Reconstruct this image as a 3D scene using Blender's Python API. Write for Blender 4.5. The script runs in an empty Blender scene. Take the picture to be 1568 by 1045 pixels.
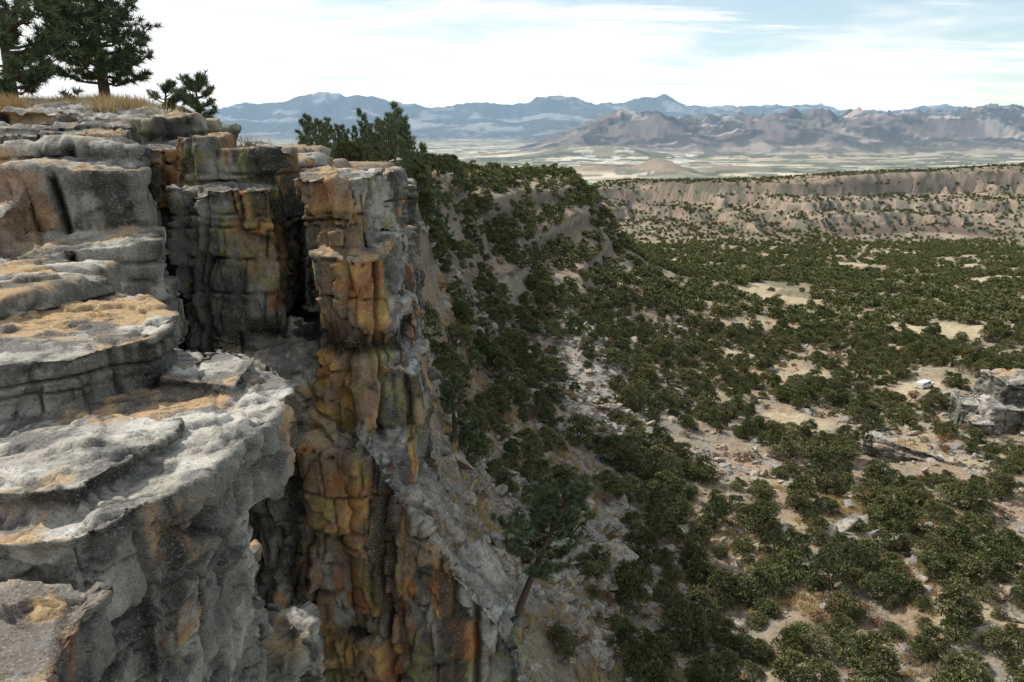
import bpy, bmesh, math, random, time
import numpy as np
from mathutils import Vector
T0=time.time()
rng=np.random.default_rng(7); random.seed(7)
scene=bpy.context.scene
# ------------------------------------------------------------------ noise
U=np.uint32
def _fin(n):
    n=(n^(n>>U(13)))*U(1274126177); n=(n^(n>>U(16)))*U(2246822519); n=n^(n>>U(15))
    return (n&U(0xffffff)).astype(np.float32)*np.float32(1/16777216.0)
def _c(i,k): return i.astype(np.int64).astype(U)*U(k)
def _h(ix,iy,iz,s):
    return _fin(_c(ix,374761393)+_c(iy,668265263)+_c(iz,2147483647)+U((s*1274126177)&0xffffffff))
def vn(p,s=0):
    f=np.floor(p); t=(p-f).astype(np.float32); t=t*t*t*(t*(t*6-15)+10); i=f.astype(np.int64)
    S=U((s*1274126177)&0xffffffff)
    x0=_c(i[:,0],374761393);x1=x0+U(374761393);y0=_c(i[:,1],668265263);y1=y0+U(668265263);z0=_c(i[:,2],2147483647)+S;z1=z0+U(2147483647)
    tx,ty,tz=t[:,0],t[:,1],t[:,2]
    def L(a,b,t): return a+(b-a)*t
    r=L(L(L(_fin(x0+y0+z0),_fin(x1+y0+z0),tx),L(_fin(x0+y1+z0),_fin(x1+y1+z0),tx),ty),
        L(L(_fin(x0+y0+z1),_fin(x1+y0+z1),tx),L(_fin(x0+y1+z1),_fin(x1+y1+z1),tx),ty),tz)
    return r.astype(np.float64)*2-1
def fbm(p,o=4,s=0,g=.5):
    a=1.0;r=0;q=p.copy();tot=0
    for k in range(o):
        r=r+a*vn(q,s+k*17); tot+=a; a*=g; q=q*2.03+13.7
    return r/tot
def ridged(p,o=4,s=0,g=.5):
    a=1.0;r=0;q=p.copy();tot=0
    for k in range(o):
        r=r+a*(1-np.abs(vn(q,s+k*31))*1.6); tot+=a; a*=g; q=q*2.07+7.1
    return r/tot
def worley(p,s=0):
    fl=np.floor(p); f=fl.astype(np.int64); fr=(p-fl).astype(np.float32); n=len(p)
    F1=np.full(n,9.0,np.float32);F2=np.full(n,9.0,np.float32);ID=np.zeros(n,np.float32);V=np.zeros((n,3),np.float32)
    for dx in(-1,0,1):
        for dy in(-1,0,1):
            for dz in(-1,0,1):
                cx,cy,cz=f[:,0]+dx,f[:,1]+dy,f[:,2]+dz
                h=_h(cx,cy,cz,s); h2=(h*977.13)%1; h3=(h*7919.7)%1
                vx=fr[:,0]-(dx+.15+.7*h);vy=fr[:,1]-(dy+.15+.7*h2);vz=fr[:,2]-(dz+.15+.7*h3)
                d=np.sqrt(vx*vx+vy*vy+vz*vz)
                m=d<F1
                F2=np.where(m,F1,np.minimum(F2,d)); ID=np.where(m,(h*3571.3)%1,ID); F1=np.where(m,d,F1)
                V[m,0]=vx[m];V[m,1]=vy[m];V[m,2]=vz[m]
    return F1,F2,ID,V
def sst(a,b,x):
    t=np.clip((x-a)/(b-a),0,1); return t*t*(3-2*t)
def cmix(c,b,m): return c+(np.asarray(b)-c)*m[:,None]
# ------------------------------------------------------------------ node helpers
class NT:
    def __init__(s,nt): s.nt=nt; s.n=nt.nodes; s.l=nt.links
    def node(s,t,**k):
        n=s.n.new(t)
        for a,b in k.items(): setattr(n,a,b)
        return n
    def set(s,sock,v):
        if isinstance(v,bpy.types.NodeSocket): s.l.new(v,sock)
        else:
            if hasattr(sock.default_value,'__len__') and not hasattr(v,'__len__'): v=[v]*len(sock.default_value)
            if hasattr(v,'__len__') and len(sock.default_value)==4 and len(v)==3: v=(*v,1)
            sock.default_value=v
    def math(s,op,a,b=0.0,c=None,clamp=False):
        n=s.node('ShaderNodeMath',operation=op,use_clamp=clamp); s.set(n.inputs[0],a); s.set(n.inputs[1],b)
        if c is not None: s.set(n.inputs[2],c)
        return n.outputs[0]
    def vm(s,op,a,b=(0,0,0)):
        n=s.node('ShaderNodeVectorMath',operation=op); s.set(n.inputs[0],a); s.set(n.inputs[1],b)
        return n.outputs['Value'] if op in('LENGTH','DOT_PRODUCT') else n.outputs[0]
    def mix(s,f,a,b,bt='MIX'):
        n=s.node('ShaderNodeMix',data_type='RGBA',blend_type=bt); s.set(n.inputs[0],f); s.set(n.inputs[6],a); s.set(n.inputs[7],b); return n.outputs[2]
    def noise(s,vec,scale,detail=4,rough=.55,dist=0.0):
        n=s.node('ShaderNodeTexNoise'); s.set(n.inputs['Vector'],vec); n.inputs['Scale'].default_value=scale
        n.inputs['Detail'].default_value=detail; n.inputs['Roughness'].default_value=rough; n.inputs['Distortion'].default_value=dist
        return n.outputs['Fac']
    def ss(s,x,a,b):
        n=s.node('ShaderNodeMapRange',interpolation_type='SMOOTHSTEP'); s.set(n.inputs[0],x); n.inputs[1].default_value=a; n.inputs[2].default_value=b
        return n.outputs[0]
def newmat(name):
    m=bpy.data.materials.new(name); m.use_nodes=True; m.node_tree.nodes.clear(); return m,NT(m.node_tree)
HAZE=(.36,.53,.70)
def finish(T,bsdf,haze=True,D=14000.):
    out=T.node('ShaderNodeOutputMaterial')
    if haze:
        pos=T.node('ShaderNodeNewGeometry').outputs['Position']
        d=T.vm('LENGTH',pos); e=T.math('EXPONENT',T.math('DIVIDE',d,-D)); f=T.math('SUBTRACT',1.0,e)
        em=T.node('ShaderNodeEmission'); T.set(em.inputs[0],HAZE); em.inputs[1].default_value=1.0  # aerial haze painted into the material: blue emission grows with distance from origin
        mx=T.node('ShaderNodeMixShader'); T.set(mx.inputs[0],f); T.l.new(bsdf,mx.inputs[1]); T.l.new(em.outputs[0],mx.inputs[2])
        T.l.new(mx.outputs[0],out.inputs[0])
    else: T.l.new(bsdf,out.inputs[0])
def bsdf(T,col,rough=.9,normal=None,spec=.2):
    if rough>.6:
        b=T.node('ShaderNodeBsdfDiffuse'); T.set(b.inputs['Color'],col)
    else:
        b=T.node('ShaderNodeBsdfPrincipled'); T.set(b.inputs['Base Color'],col); T.set(b.inputs['Roughness'],rough); b.inputs['Specular IOR Level'].default_value=spec
    if normal is not None: T.l.new(normal,b.inputs['Normal'])
    return b.outputs[0]
def rock_mat(name,fine=1.0,bumpd=.03):
    m,T=newmat(name)
    P=T.node('ShaderNodeNewGeometry').outputs['Position']
    at=T.node('ShaderNodeVertexColor',layer_name='col').outputs[0]
    a=T.noise(P,9*fine,6,.72); b_=T.noise(T.vm('MULTIPLY',P,(1,1,1.6)),34*fine,3,.75)
    c=T.mix(1.0,at,T.mix(a,(.42,.42,.43),(1.62,1.6,1.56)),'MULTIPLY')
    c=T.mix(T.math('MULTIPLY',T.ss(b_,.57,.64),.42),c,(.42,.42,.37))
    c=T.mix(T.math('MULTIPLY',T.ss(b_,.44,.36),.7),c,(.04,.038,.035))
    b=T.node('ShaderNodeBump'); b.inputs['Strength'].default_value=.9; b.inputs['Distance'].default_value=bumpd; T.l.new(a,b.inputs['Height'])
    finish(T,bsdf(T,c,.92,b.outputs[0],.12),False); return m
# ------------------------------------------------------------------ mesh helpers
def link(o): scene.collection.objects.link(o); return o
def setcol(me,col):
    a=me.color_attributes.new('col','FLOAT_COLOR','POINT'); c=np.ones((len(me.vertices),4),dtype=np.float32); c[:,:3]=col; a.data.foreach_set('color',c.ravel())
def mesh_np(name,V,F,mat=None,smooth=True,col=None,link_it=True):
    me=bpy.data.meshes.new(name); V=np.asarray(V,dtype=np.float32); F=np.asarray(F,dtype=np.int32); k=F.shape[1]
    me.vertices.add(len(V)); me.vertices.foreach_set('co',V.ravel())
    me.loops.add(F.size); me.loops.foreach_set('vertex_index',F.ravel())
    me.polygons.add(len(F)); me.polygons.foreach_set('loop_start',np.arange(len(F),dtype=np.int32)*k)
    me.polygons.foreach_set('use_smooth',np.full(len(F),smooth))
    me.update(calc_edges=True)
    if col is not None: setcol(me,col)
    o=bpy.data.objects.new(name,me)
    if mat: me.materials.append(mat)
    if link_it: link(o)
    return o
def prism(bm,poly,z0,z1,tilt=(0,0),flare=0.0,top_inset=0.0):
    cx=sum(p[0] for p in poly)/len(poly); cy=sum(p[1] for p in poly)/len(poly)
    a=sum(poly[i][0]*poly[(i+1)%len(poly)][1]-poly[(i+1)%len(poly)][0]*poly[i][1] for i in range(len(poly)))
    if a<0: poly=poly[::-1]
    b=[bm.verts.new((cx+(x-cx)*(1+flare),cy+(y-cy)*(1+flare),z0)) for x,y in poly]
    t=[bm.verts.new((cx+(x-cx)*(1-top_inset),cy+(y-cy)*(1-top_inset),z1+tilt[0]*(x-cx)+tilt[1]*(y-cy))) for x,y in poly]
    bm.faces.new(b[::-1]); bm.faces.new(t)
    for i in range(len(poly)):
        j=(i+1)%len(poly); bm.faces.new((b[i],b[j],t[j],t[i]))
def rpoly(cx,cy,rx,ry,n=6,rot=0):
    a0=random.random()*6.28; r=[]
    for i in range(n):
        a=a0+6.283*(i+random.uniform(-.25,.25))/n; k=random.uniform(.8,1.12)
        x,y=rx*k*math.cos(a),ry*k*math.sin(a); r.append((cx+x*math.cos(rot)-y*math.sin(rot),cy+x*math.sin(rot)+y*math.cos(rot)))
    return r
def rockcol(P,N,cr,cell,S=1.0,stain=1.0,seed=0,topmix=1.0,tan=0.0):
    side=1-sst(.25,.62,N[:,2]); top=sst(.42,.8,N[:,2])
    c=np.tile(np.array([.165,.16,.14]),(len(P),1))
    c=cmix(c,(.33,.315,.275),sst(-.2,.3,fbm(P*1.1*S,5,seed+300,.6)))
    c=cmix(c,(.075,.07,.066),sst(.03,.3,fbm(P*2.3*S+5,5,seed+301,.6))*.75)
    Pv=P*np.array([1,1,.3])*S
    s1=fbm(Pv*.8+3.1,5,seed+302,.6)+(cell-.5)*.22
    och=np.tile(np.array([.33,.14,.045]),(len(P),1)); och=cmix(och,(.47,.27,.085),sst(-.15,.2,fbm(P*np.array([.8,.8,3.5])*S,4,seed+303)))
    och=cmix(och,(.25,.17,.10),sst(-.05,.25,fbm(P*1.7*S,3,seed+304)))
    c=cmix(c,och,sst(.14-.16*stain,.24-.13*stain,s1)*side*min(1,.60+.38*stain))
    c=cmix(c,(.23,.215,.065),sst(.19,.29,fbm(P*2.2*S+9,5,seed+305,.65)+.12*vn(P*.5*S,seed+306))*side*.6*max(0,min(1,stain+.25)))
    c=cmix(c,(.035,.033,.03),sst(.03,.25,fbm(Pv*np.array([2.2,2.2,1.2]),5,seed+307,.6))*side*.8)
    tn=tan if hasattr(tan,'__len__') else P[:,0]*0+tan
    tc=np.tile(np.array([.32,.305,.27]),(len(P),1))
    tc=cmix(tc,(.48,.465,.42),sst(-.05,.22,fbm(P*1.9*S+7,4,seed+309,.6))*.8)
    tc=cmix(tc,(.38,.255,.13),sst(.0,.16,fbm(P*1.0*S+2,5,seed+308,.62)+tn)*.88)
    tc=cmix(tc,(.12,.118,.115),sst(-.03,.15,fbm(P*2.6*S+4,5,seed+310,.65)-.2*tn)*.85)
    c=cmix(c,tc,top*topmix)
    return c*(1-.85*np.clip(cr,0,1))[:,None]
def rock(name,blocks,voxel,mat,bs=(1.0,1.0,.8),ba=.05,crack=.06,strata=.04,sfreq=3.0,fine=.015,low=.08,facet=.35,ftilt=.4,seed=0,smooth=2,theta=.3,S=1.0,stain=1.0,vj=1.6,topa=1.0,topmix=1.0,jw=.035,tanf=None,ftop=.45):
    bm=bmesh.new()
    for b in blocks: prism(bm,*b[:3],**(b[3] if len(b)>3 else {}))
    me=bpy.data.meshes.new(name+'_tmp'); bm.to_mesh(me); bm.free()
    o=bpy.data.objects.new(name+'_tmp',me); link(o)
    md=o.modifiers.new('r','REMESH'); md.mode='VOXEL'; md.voxel_size=voxel; md.adaptivity=0
    if smooth:
        sm=o.modifiers.new('s','SMOOTH'); sm.factor=.5; sm.iterations=smooth
    dg=bpy.context.evaluated_depsgraph_get(); me2=bpy.data.meshes.new_from_object(o.evaluated_get(dg))
    bpy.data.objects.remove(o,do_unlink=True); me2.name=name
    n=len(me2.vertices); co=np.empty(n*3,dtype=np.float32); me2.vertices.foreach_get('co',co); P=co.reshape(-1,3).astype(np.float64)
    nr=np.empty(n*3,dtype=np.float32); me2.vertex_normals.foreach_get('vector',nr); N=nr.reshape(-1,3).astype(np.float64)
    side=1-sst(.35,.8,np.abs(N[:,2])); top=1-side
    wp=np.stack([fbm(P*.9/bs[0]+k*9.3,2,seed+k*3) for k in range(3)],1)
    W=P+.13*bs[0]*wp
    e1=np.array([math.cos(theta),math.sin(theta),0]); e2=np.array([-math.sin(theta),math.cos(theta),0])
    zz=W[:,2]/bs[2]; zz=zz+.35*vn(np.stack([zz,zz*0,zz*0],1)*1.3,seed+61); li=np.floor(zz); zer=li*0
    h1=_h(li,zer,zer,seed+62); h2=_h(li,zer,zer,seed+63)
    u=W@e1/bs[0]+h1*5; v=W@e2/bs[1]+h2*5
    u=u+.3*vn(np.stack([u,zer,zer],1),seed+1); v=v+.3*vn(np.stack([v,zer,zer],1),seed+2)
    iu,iv=np.floor(u),np.floor(v); cell=_h(iu,iv,li,seed+64)
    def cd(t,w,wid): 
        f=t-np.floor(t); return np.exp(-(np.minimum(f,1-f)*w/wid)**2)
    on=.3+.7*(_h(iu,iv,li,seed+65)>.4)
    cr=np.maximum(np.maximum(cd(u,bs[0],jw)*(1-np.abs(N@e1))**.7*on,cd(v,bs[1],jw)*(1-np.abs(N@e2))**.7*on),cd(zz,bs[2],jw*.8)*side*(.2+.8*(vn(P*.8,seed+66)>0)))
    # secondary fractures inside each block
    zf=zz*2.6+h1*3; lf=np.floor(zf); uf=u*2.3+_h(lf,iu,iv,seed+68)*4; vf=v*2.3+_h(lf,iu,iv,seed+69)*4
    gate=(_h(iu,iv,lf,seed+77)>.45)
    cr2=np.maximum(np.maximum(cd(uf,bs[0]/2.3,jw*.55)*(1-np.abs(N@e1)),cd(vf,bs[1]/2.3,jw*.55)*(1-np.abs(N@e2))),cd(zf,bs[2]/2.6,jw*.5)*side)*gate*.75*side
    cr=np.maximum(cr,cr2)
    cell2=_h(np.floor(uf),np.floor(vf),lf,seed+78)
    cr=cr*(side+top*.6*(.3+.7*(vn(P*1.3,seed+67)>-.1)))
    lu,lv,lz=u-iu-.5,v-iv-.5,zz-li-.5
    gi=[(_h(iu,iv,li,seed+70+k)-.5)*2 for k in range(3)]
    d=(cell-.5)*2*ba*(side+.4*top)+(lu*gi[0]+lv*gi[1]+lz*gi[2])*ba*1.3+(cell2-.5)*ba*.8*gate*side
    if vj:
        uu=W@e1/vj+.13; vv=W@e2/vj+.57; idv=_h(np.floor(uu),np.floor(vv),zer,seed+80)
        c2=np.maximum(cd(uu,vj,jw*1.5)*(1-np.abs(N@e1))**.7,cd(vv,vj,jw*1.5)*(1-np.abs(N@e2))**.7)*side
        cr=np.maximum(cr,c2); d+=(idv-.5)*2*ba*1.2*side-crack*1.4*c2
    d-=crack*cr
    F1,F2,ID,Vv=worley(W/facet*np.array([1,1,.7]),seed+90)
    g=np.stack([(ID*k)%1-.5 for k in(13.7,57.3,101.9)],1)
    fa=((Vv*g).sum(1)*ftilt*2+(ID-.5)*.22)*facet
    d+=fa*(side+ftop*top)
    F1,F2,ID3,Vv=worley(P/facet*2.7+5,seed+95); g=np.stack([(ID3*k)%1-.5 for k in(13.7,57.3,101.9)],1)
    d+=((Vv*g).sum(1)*ftilt*2+(ID3-.5)*.2)*facet/2.7*(side*.8+ftop*top)
    z2=P[:,2]*sfreq+.5*vn(P*.6,seed+7)
    lay=vn(np.stack([P[:,0]*.3,P[:,1]*.3,z2],1),seed+8); lay2=vn(np.stack([P[:,0]*.8,P[:,1]*.8,z2*3.1],1),seed+9)
    d+=side*strata*(np.tanh(lay*5)*.7+np.tanh(lay2*4)*.3)
    d+=low*fbm(P*.8,2,seed+20)+fine*fbm(P*8,4,seed+30,.65)
    tl=fbm(P*np.array([1.1,1.1,.4])/max(bs[0],.8),6,seed+40,.5)*4.2; fr=tl-np.floor(tl)
    d+=top*strata*1.1*topa*(np.floor(tl)+sst(.44,.56,fr)-.5)
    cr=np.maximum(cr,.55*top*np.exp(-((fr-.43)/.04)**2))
    P2=P+N*d[:,None]
    me2.vertices.foreach_set('co',P2.astype(np.float32).ravel()); me2.update()
    me2.polygons.foreach_set('use_smooth',np.ones(len(me2.polygons),dtype=bool))
    nr=np.empty(n*3,dtype=np.float32); me2.vertex_normals.foreach_get('vector',nr); N2=nr.reshape(-1,3).astype(np.float64)
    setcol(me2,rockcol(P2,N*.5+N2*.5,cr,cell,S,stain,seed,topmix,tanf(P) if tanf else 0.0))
    me2.materials.clear(); me2.materials.append(mat)
    o=bpy.data.objects.new(name,me2); link(o); print('ROCK',name,n,round(time.time()-T0,1)); return o
# ------------------------------------------------------------------ terrain height
C=[]
def az(a,*yz):
    for y,z in yz: C.append((a,y,z))
az(.37,(4,-24),(20,-27.5),(36,-30),(71,-33),(112,-37),(168,-42),(290,-54),(400,-65),(550,-78))
az(.65,(4,-25),(20,-28),(36,-30),(71,-32.5),(112,-36.5),(168,-42),(290,-54),(400,-65),(550,-78))
az(1.0,(4,-25),(20,-28),(45,-30),(112,-35),(220,-46),(400,-64),(550,-78))
az(1.7,(4,-25),(20,-28),(70,-32),(220,-46),(550,-78))
az(.2,(4,-18),(12,-21),(20,-24),(33,-27.6),(45,-30),(56,-31.2),(72,-32.7),(95,-33.7),(140,-36.5),(250,-44),(330,-57),(550,-78))
az(.13,(30,-24.5),(50,-28),(100,-31),(150,-32),(190,-32),(225,-31))
az(.116,(235,-25),(250,-24),(285,-38),(400,-62))
az(.15,(235,-35),(290,-50))
az(.06,(16,-18),(25,-20.6),(34,-22.7),(45,-25),(59,-26.8),(79,-28),(110,-28.7),(145,-27.4),(165,-25),(190,-19.5),(205,-17),(230,-14.7),(260,-15.2),(310,-35),(400,-60),(550,-80))
az(.09,(225,-19),(250,-17.5),(275,-21))
az(0,(4,-16),(10,-16),(14,-16.2),(18,-17.2))
az(-.03,(20,-16.6),(27,-18.4),(35,-19.5),(47,-21.3),(64,-22.7),(88,-23),(115,-21.7),(140,-18),(160,-13.7),(175,-11.6),(200,-12.6),(260,-15.5),(330,-36),(550,-80))
az(-.075,(18,-14.6),(22,-14.8),(37,-16.8),(52,-18.5),(72,-18.8),(95,-16.2),(105,-13.4),(120,-10),(128,-8.4),(160,-9.9))
az(-.137,(4,-14.5),(14,-14.5),(25,-13.5),(40,-10.8),(50,-8.7),(54,-7),(58,-5),(62,-3.5),(80,-4.4),(130,-7),(250,-14),(330,-36),(550,-80))
az(-.2,(8,-13.5),(14,-13),(18,-12.2),(24,-9),(32,-3),(40,-2.2),(80,-4),(160,-8.5))
az(-.3,(4,-13.5),(8,-13.5),(14,-12.5),(17,-11),(20,-1.9),(28,-1.4),(50,-2.6),(100,-5.5),(250,-14),(330,-36))
az(-.4,(6,-13),(13,-12),(17,-11),(20,-1.1),(26,-.15),(50,-1.3),(100,-5))
az(-.48,(10,-12),(14,-12),(17,-11),(19.5,-1.0))
az(-.57,(4,-12),(8,-10),(11,-10),(14.5,-9),(17,-1.4),(20,-.2),(30,.42),(60,.0),(120,-4),(250,-14),(330,-36),(550,-80))
az(-.9,(3,-8),(6,-3.5),(10,-2),(20,-.1),(30,.6),(60,.4),(120,-3),(250,-14),(400,-60))
az(-1.7,(2.5,-4),(6,-3),(20,0),(60,.6),(150,-5),(400,-60))
C=np.array(C)
def dom(a,y): return np.stack([a*3.0,np.log(y)],1)
Q=dom(C[:,0],C[:,1])
def kern(d2): return np.sqrt(d2+.003)
K=kern(((Q[:,None]-Q[None])**2).sum(-1)); n_=len(C)
A=np.zeros((n_+3,n_+3)); A[:n_,:n_]=K; A[:n_,n_]=1; A[:n_,n_+1:]=Q; A[n_,:n_]=1; A[n_+1:,:n_]=Q.T
wgt=np.linalg.solve(A,np.concatenate([C[:,2],[0,0,0]]))
def rbf(a,y):
    q=dom(a,y).astype(np.float32); Q_=Q.astype(np.float32); out=np.empty(len(q)); w_=wgt[:n_].astype(np.float64)
    for s in range(0,len(q),20000):
        c=q[s:s+20000]; d2=(c[:,None,0]-Q_[None,:,0])**2+(c[:,None,1]-Q_[None,:,1])**2
        out[s:s+20000]=np.sqrt(d2+np.float32(.003))@w_+wgt[n_]+c@wgt[n_+1:]
    k=sst(-.5,-.3,a); cap=(.018*np.clip(y,0,30)-.12)*(1-k)+(-.046*y+.1)*k; cap=np.where(a<0,cap,99)
    cap=np.where(y>110,99,cap)
    return np.minimum(out,cap)
def H(x,y):
    x=np.asarray(x,float); y=np.asarray(y,float); a=x/y; z2=np.zeros_like(x); p=np.stack([x,y,z2],1); n=len(x)
    near=np.zeros(n); mk=y<545
    if mk.any(): near[mk]=rbf(np.clip(a[mk],-1.7,1.7),np.clip(y[mk],3,560))
    floor=-29-.095*(np.clip(y,0,550)-30); far=floor.copy(); fk=y>415
    if fk.any():
        X_,Y_,A_,p_=x[fk],y[fk],a[fk],p[fk]; z3=X_*0; fl0=floor[fk]
        plain=-140+5*fbm(p_/500,3,3); fl=fl0+(plain-fl0)*sst(640,1100,Y_)
        ye=660+70*fbm(p_/np.array([170,400,1]),4,11)+28*np.sin(A_*14)
        ztop=-51+(np.clip(A_,.1,.8)-.13)/.52*18+2*fbm(p_/120,3,12)
        s0=sst(-.1,1.1,(Y_-(ye-175))/163)
        m=np.where(Y_<ye-14,s0*.62,.62+.38*sst(ye-14,ye-3,Y_))
        m=m*sst(.02,.12,A_+.02*fbm(p_/60,2,13)); bk=1-sst(ye+60,ye+330,Y_+50*fbm(p_/150,2,14))
        gul=ridged(p_/np.array([38,200,1]),5,15)*11*sst(ye-165,ye-60,Y_)*(1-sst(ye-22,ye-4,Y_))*sst(.05,.12,A_)
        f=fl+(ztop-fl)*m*bk+gul-4*sst(ye-165,ye-60,Y_)*(1-sst(ye-22,ye-4,Y_))
        mt=sst(ye-140,ye-90,Y_)*(1-sst(ye-2,ye+10,Y_))*sst(.05,.12,A_); t=(f+1.5*fbm(p_/40,2,16))/9.; fr=t-np.floor(t); f+=(np.floor(t)+sst(.4,.6,fr)-t)*9*.7*mt
        kx,ky=.19*2500,2500
        f+=42*np.exp(-((X_-kx)/70)**2-((Y_-ky)/200)**2)+24*np.exp(-((X_-kx+200)/120)**2-((Y_-ky)/200)**2)+18*np.exp(-((X_-kx-260)/200)**2-((Y_-ky-100)/200)**2)
        wq=np.stack([fbm(p_/1500,2,70),fbm(p_/1500,2,71),z3],1)
        w=ridged(p_/640+.3*wq,7,21,.57)
        e1=sst(3500,5100,Y_+800*fbm(p_/1500,3,23))*sst(-.02,.16,A_+.04*fbm(p_/1800,2,24))*(1-.6*sst(7500,9500,Y_))
        f+=e1*(95+250*w)*(.95+.12*np.clip(vn(p_/2300,29)*2,-1,1))
        w2=ridged(p_/3000,7,25,.57)
        e2=sst(8600,13500,Y_+500*fbm(p_/3000,2,26))
        top=np.where(A_<.17,745,745-255*sst(.17,.24,A_)); top=top*(.86+.14*fbm(np.stack([A_*9,z3,z3],1),3,28)*2)-60*sst(-.22,-.45,A_)+110*np.exp(-((A_-.05)/.05)**2)
        f+=e2*(top*.45+top*.65*w2); far[fk]=f
    z=near+(far-near)*sst(420,540,y)
    hill=sst(70,140,y)*(1-sst(400,450,y))
    per=7.0; t=(z+2.2*fbm(p/30,2,31))/per; fr=t-np.floor(t)
    z=z+(np.floor(t)+sst(.35,.65,fr)-t)*per*.5*hill*sst(-40,-34,z)*(1-sst(-16,-11,z))
    amp=sst(12,30,y)*(1-sst(2500,4000,y))
    z=z+amp*(1.5*fbm(p/22,3,41)*sst(30,80,y)+.8*fbm(p/6,3,42)+.35*fbm(p/1.5,4,43,.6))*np.where(a<-.1,.35,1)
    z=z+sst(1.0,3,y)*(1-sst(12,30,y))*.3*fbm(p/1.5,3,44)
    return z
CLEAR=[(76,212,13,22),(151,343,10,14),(96,153,16,8),(76,350,9,12),(49,111,11,3.5),(60,105,6,5),(175,260,14,7),(40,128,5,4),(210,420,22,10),(140,232,8,7),(34,88,4,3),(190,330,13,7)]
def clearing(x,y):
    p=np.stack([x,y,x*0],1); w=fbm(p/9,3,61)*.9; m=np.zeros_like(x)
    for cx,cy,rx,ry in CLEAR:
        d=np.sqrt(((x-cx)/rx)**2+((y-cy)/ry)**2)+w; m=np.maximum(m,1-sst(.8,1.15,d))
    return m
aa=np.concatenate([np.linspace(-1.7,-.78,40,endpoint=False),np.linspace(-.78,.86,760),np.linspace(.86,1.7,33)[1:]]); na=len(aa)
yy=np.exp(np.concatenate([np.linspace(np.log(3.0),np.log(470),415,endpoint=False),np.linspace(np.log(470),np.log(800),125,endpoint=False),np.linspace(np.log(800),np.log(3300),80,endpoint=False),np.linspace(np.log(3300),np.log(24000),240)])); ny=len(yy)
Y,Aa=np.meshgrid(yy,aa,indexing='ij'); X=Aa*Y; x=X.ravel(); y=Y.ravel()
z=H(x,y); print('H',time.time()-T0)
Z=z.reshape(ny,na)
gy=np.gradient(Z,axis=0)/np.gradient(Y,axis=0); gx=np.gradient(Z,axis=1)/np.gradient(X,axis=1)
slope=np.sqrt(gx**2+gy**2).ravel()
p=np.stack([x,y,z*0],1); a=x/y
col=np.tile(np.array([.27,.21,.15]),(len(x),1))
col=cmix(col,(.33,.24,.17),sst(-.2,.35,fbm(p/14,4,101)))
col=cmix(col,(.36,.305,.195),sst(.0,.4,fbm(p/6,4,102))*.8)
col=cmix(col,(.23,.22,.19),sst(-.05,.3,fbm(p/3,4,103))*.7)
scree=np.exp(-((a-.10)/.07)**2)*sst(34,45,y)*(1-sst(95,130,y)); col=cmix(col,(.29,.28,.26),np.clip(scree*1.2*sst(-.4,.2,fbm(p/5,3,104)),0,1))
st=sst(.6,1.1,slope)*(y<3000)*np.where(y<60,.45,1); lay=vn(np.stack([x/60,y/60,z/1.1],1),105)
col=cmix(col,(.20,.16,.12),st*.9); col=cmix(col,(.27,.235,.19),st*sst(0.1,.5,lay)*.8); col=cmix(col,(.09,.075,.06),st*sst(.05,.35,-lay)*.7)
clr=clearing(x,y); col=cmix(col,(.41,.345,.23),clr*.95)
va=sst(80,200,y)*(1-sst(520,600,y))*sst(.14,.2,a); col=cmix(col,(.15,.14,.09),va*(1-clr)*sst(-.3,.25,fbm(p/10,4,106))*.75)
ms=sst(480,560,y)*(1-sst(1000,1200,y)); col=cmix(col,(.215,.155,.115),ms*.9)
bands=vn(np.stack([x/250,y/400,z/2.6],1),107); col=cmix(col,(.31,.25,.19),ms*sst(.05,.35,bands)*.85); col=cmix(col,(.095,.065,.05),ms*sst(.05,.3,-bands)*.9)
col=cmix(col,(.09,.095,.065),ms*sst(-.1,.1,fbm(p/np.array([6,6,1]),3,118))*.75)
road=ms*np.exp(-((z+71+3*fbm(p/90,2,108))/1.0)**2)*sst(.2,.4,fbm(p/140,2,109)+.3); col=cmix(col,(.42,.36,.29),road)
pl=sst(1050,1250,y); pc=np.tile(np.array([.40,.345,.25]),(len(x),1))
s1=fbm(p/np.array([700,260,1]),5,110); pc=cmix(pc,(.18,.18,.12),sst(-.05,.25,s1)); pc=cmix(pc,(.60,.53,.41),sst(.14,.35,fbm(p/np.array([500,130,1]),5,111)))
pc=cmix(pc,(.06,.07,.05),sst(-.02,.12,fbm(p/np.array([110,60,1]),5,112,.6))*.85)
pc=cmix(pc,(.62,.60,.55),sst(.25,.36,fbm(p/np.array([60,40,1]),3,119))*sst(-.1,.2,fbm(p/600,2,120)))
fld=np.exp(-((x-.135*1750)/150)**4-((y-1750)/330)**4); pc=cmix(pc,(.25,.34,.12),fld*.9)
kn=sst(-133,-122,z)*(y<3300); pc=cmix(pc,(.25,.19,.13),kn*.85)
hl=sst(3500,4200,y)*sst(-134,-108,z); pc=cmix(pc,(.15,.125,.12),hl)
pc=cmix(pc,(.37,.31,.285),hl*sst(.05,.25,fbm(p/260,5,113)))
pc=cmix(pc,(.025,.035,.04),hl*sst(-.14,.10,fbm(p/np.array([70,70,1]),3,114)+.5*fbm(p/400,3,115))*.9)
fr=sst(8500,10500,y); pc=cmix(pc,(.05,.065,.07),fr*.9); pc=cmix(pc,(.42,.41,.40),fr*sst(.08,.28,fbm(p/450,5,116,.6))*.7)
col=col+(pc-col)*pl[:,None]
idx=np.arange(ny*na).reshape(ny,na)
F=np.stack([idx[:-1,:-1],idx[:-1,1:],idx[1:,1:],idx[1:,:-1]],-1).reshape(-1,4)
m,T=newmat('ground_soil_and_scrub')
at=T.node('ShaderNodeVertexColor',layer_name='col').outputs[0]; P_=T.node('ShaderNodeNewGeometry').outputs['Position']
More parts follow.
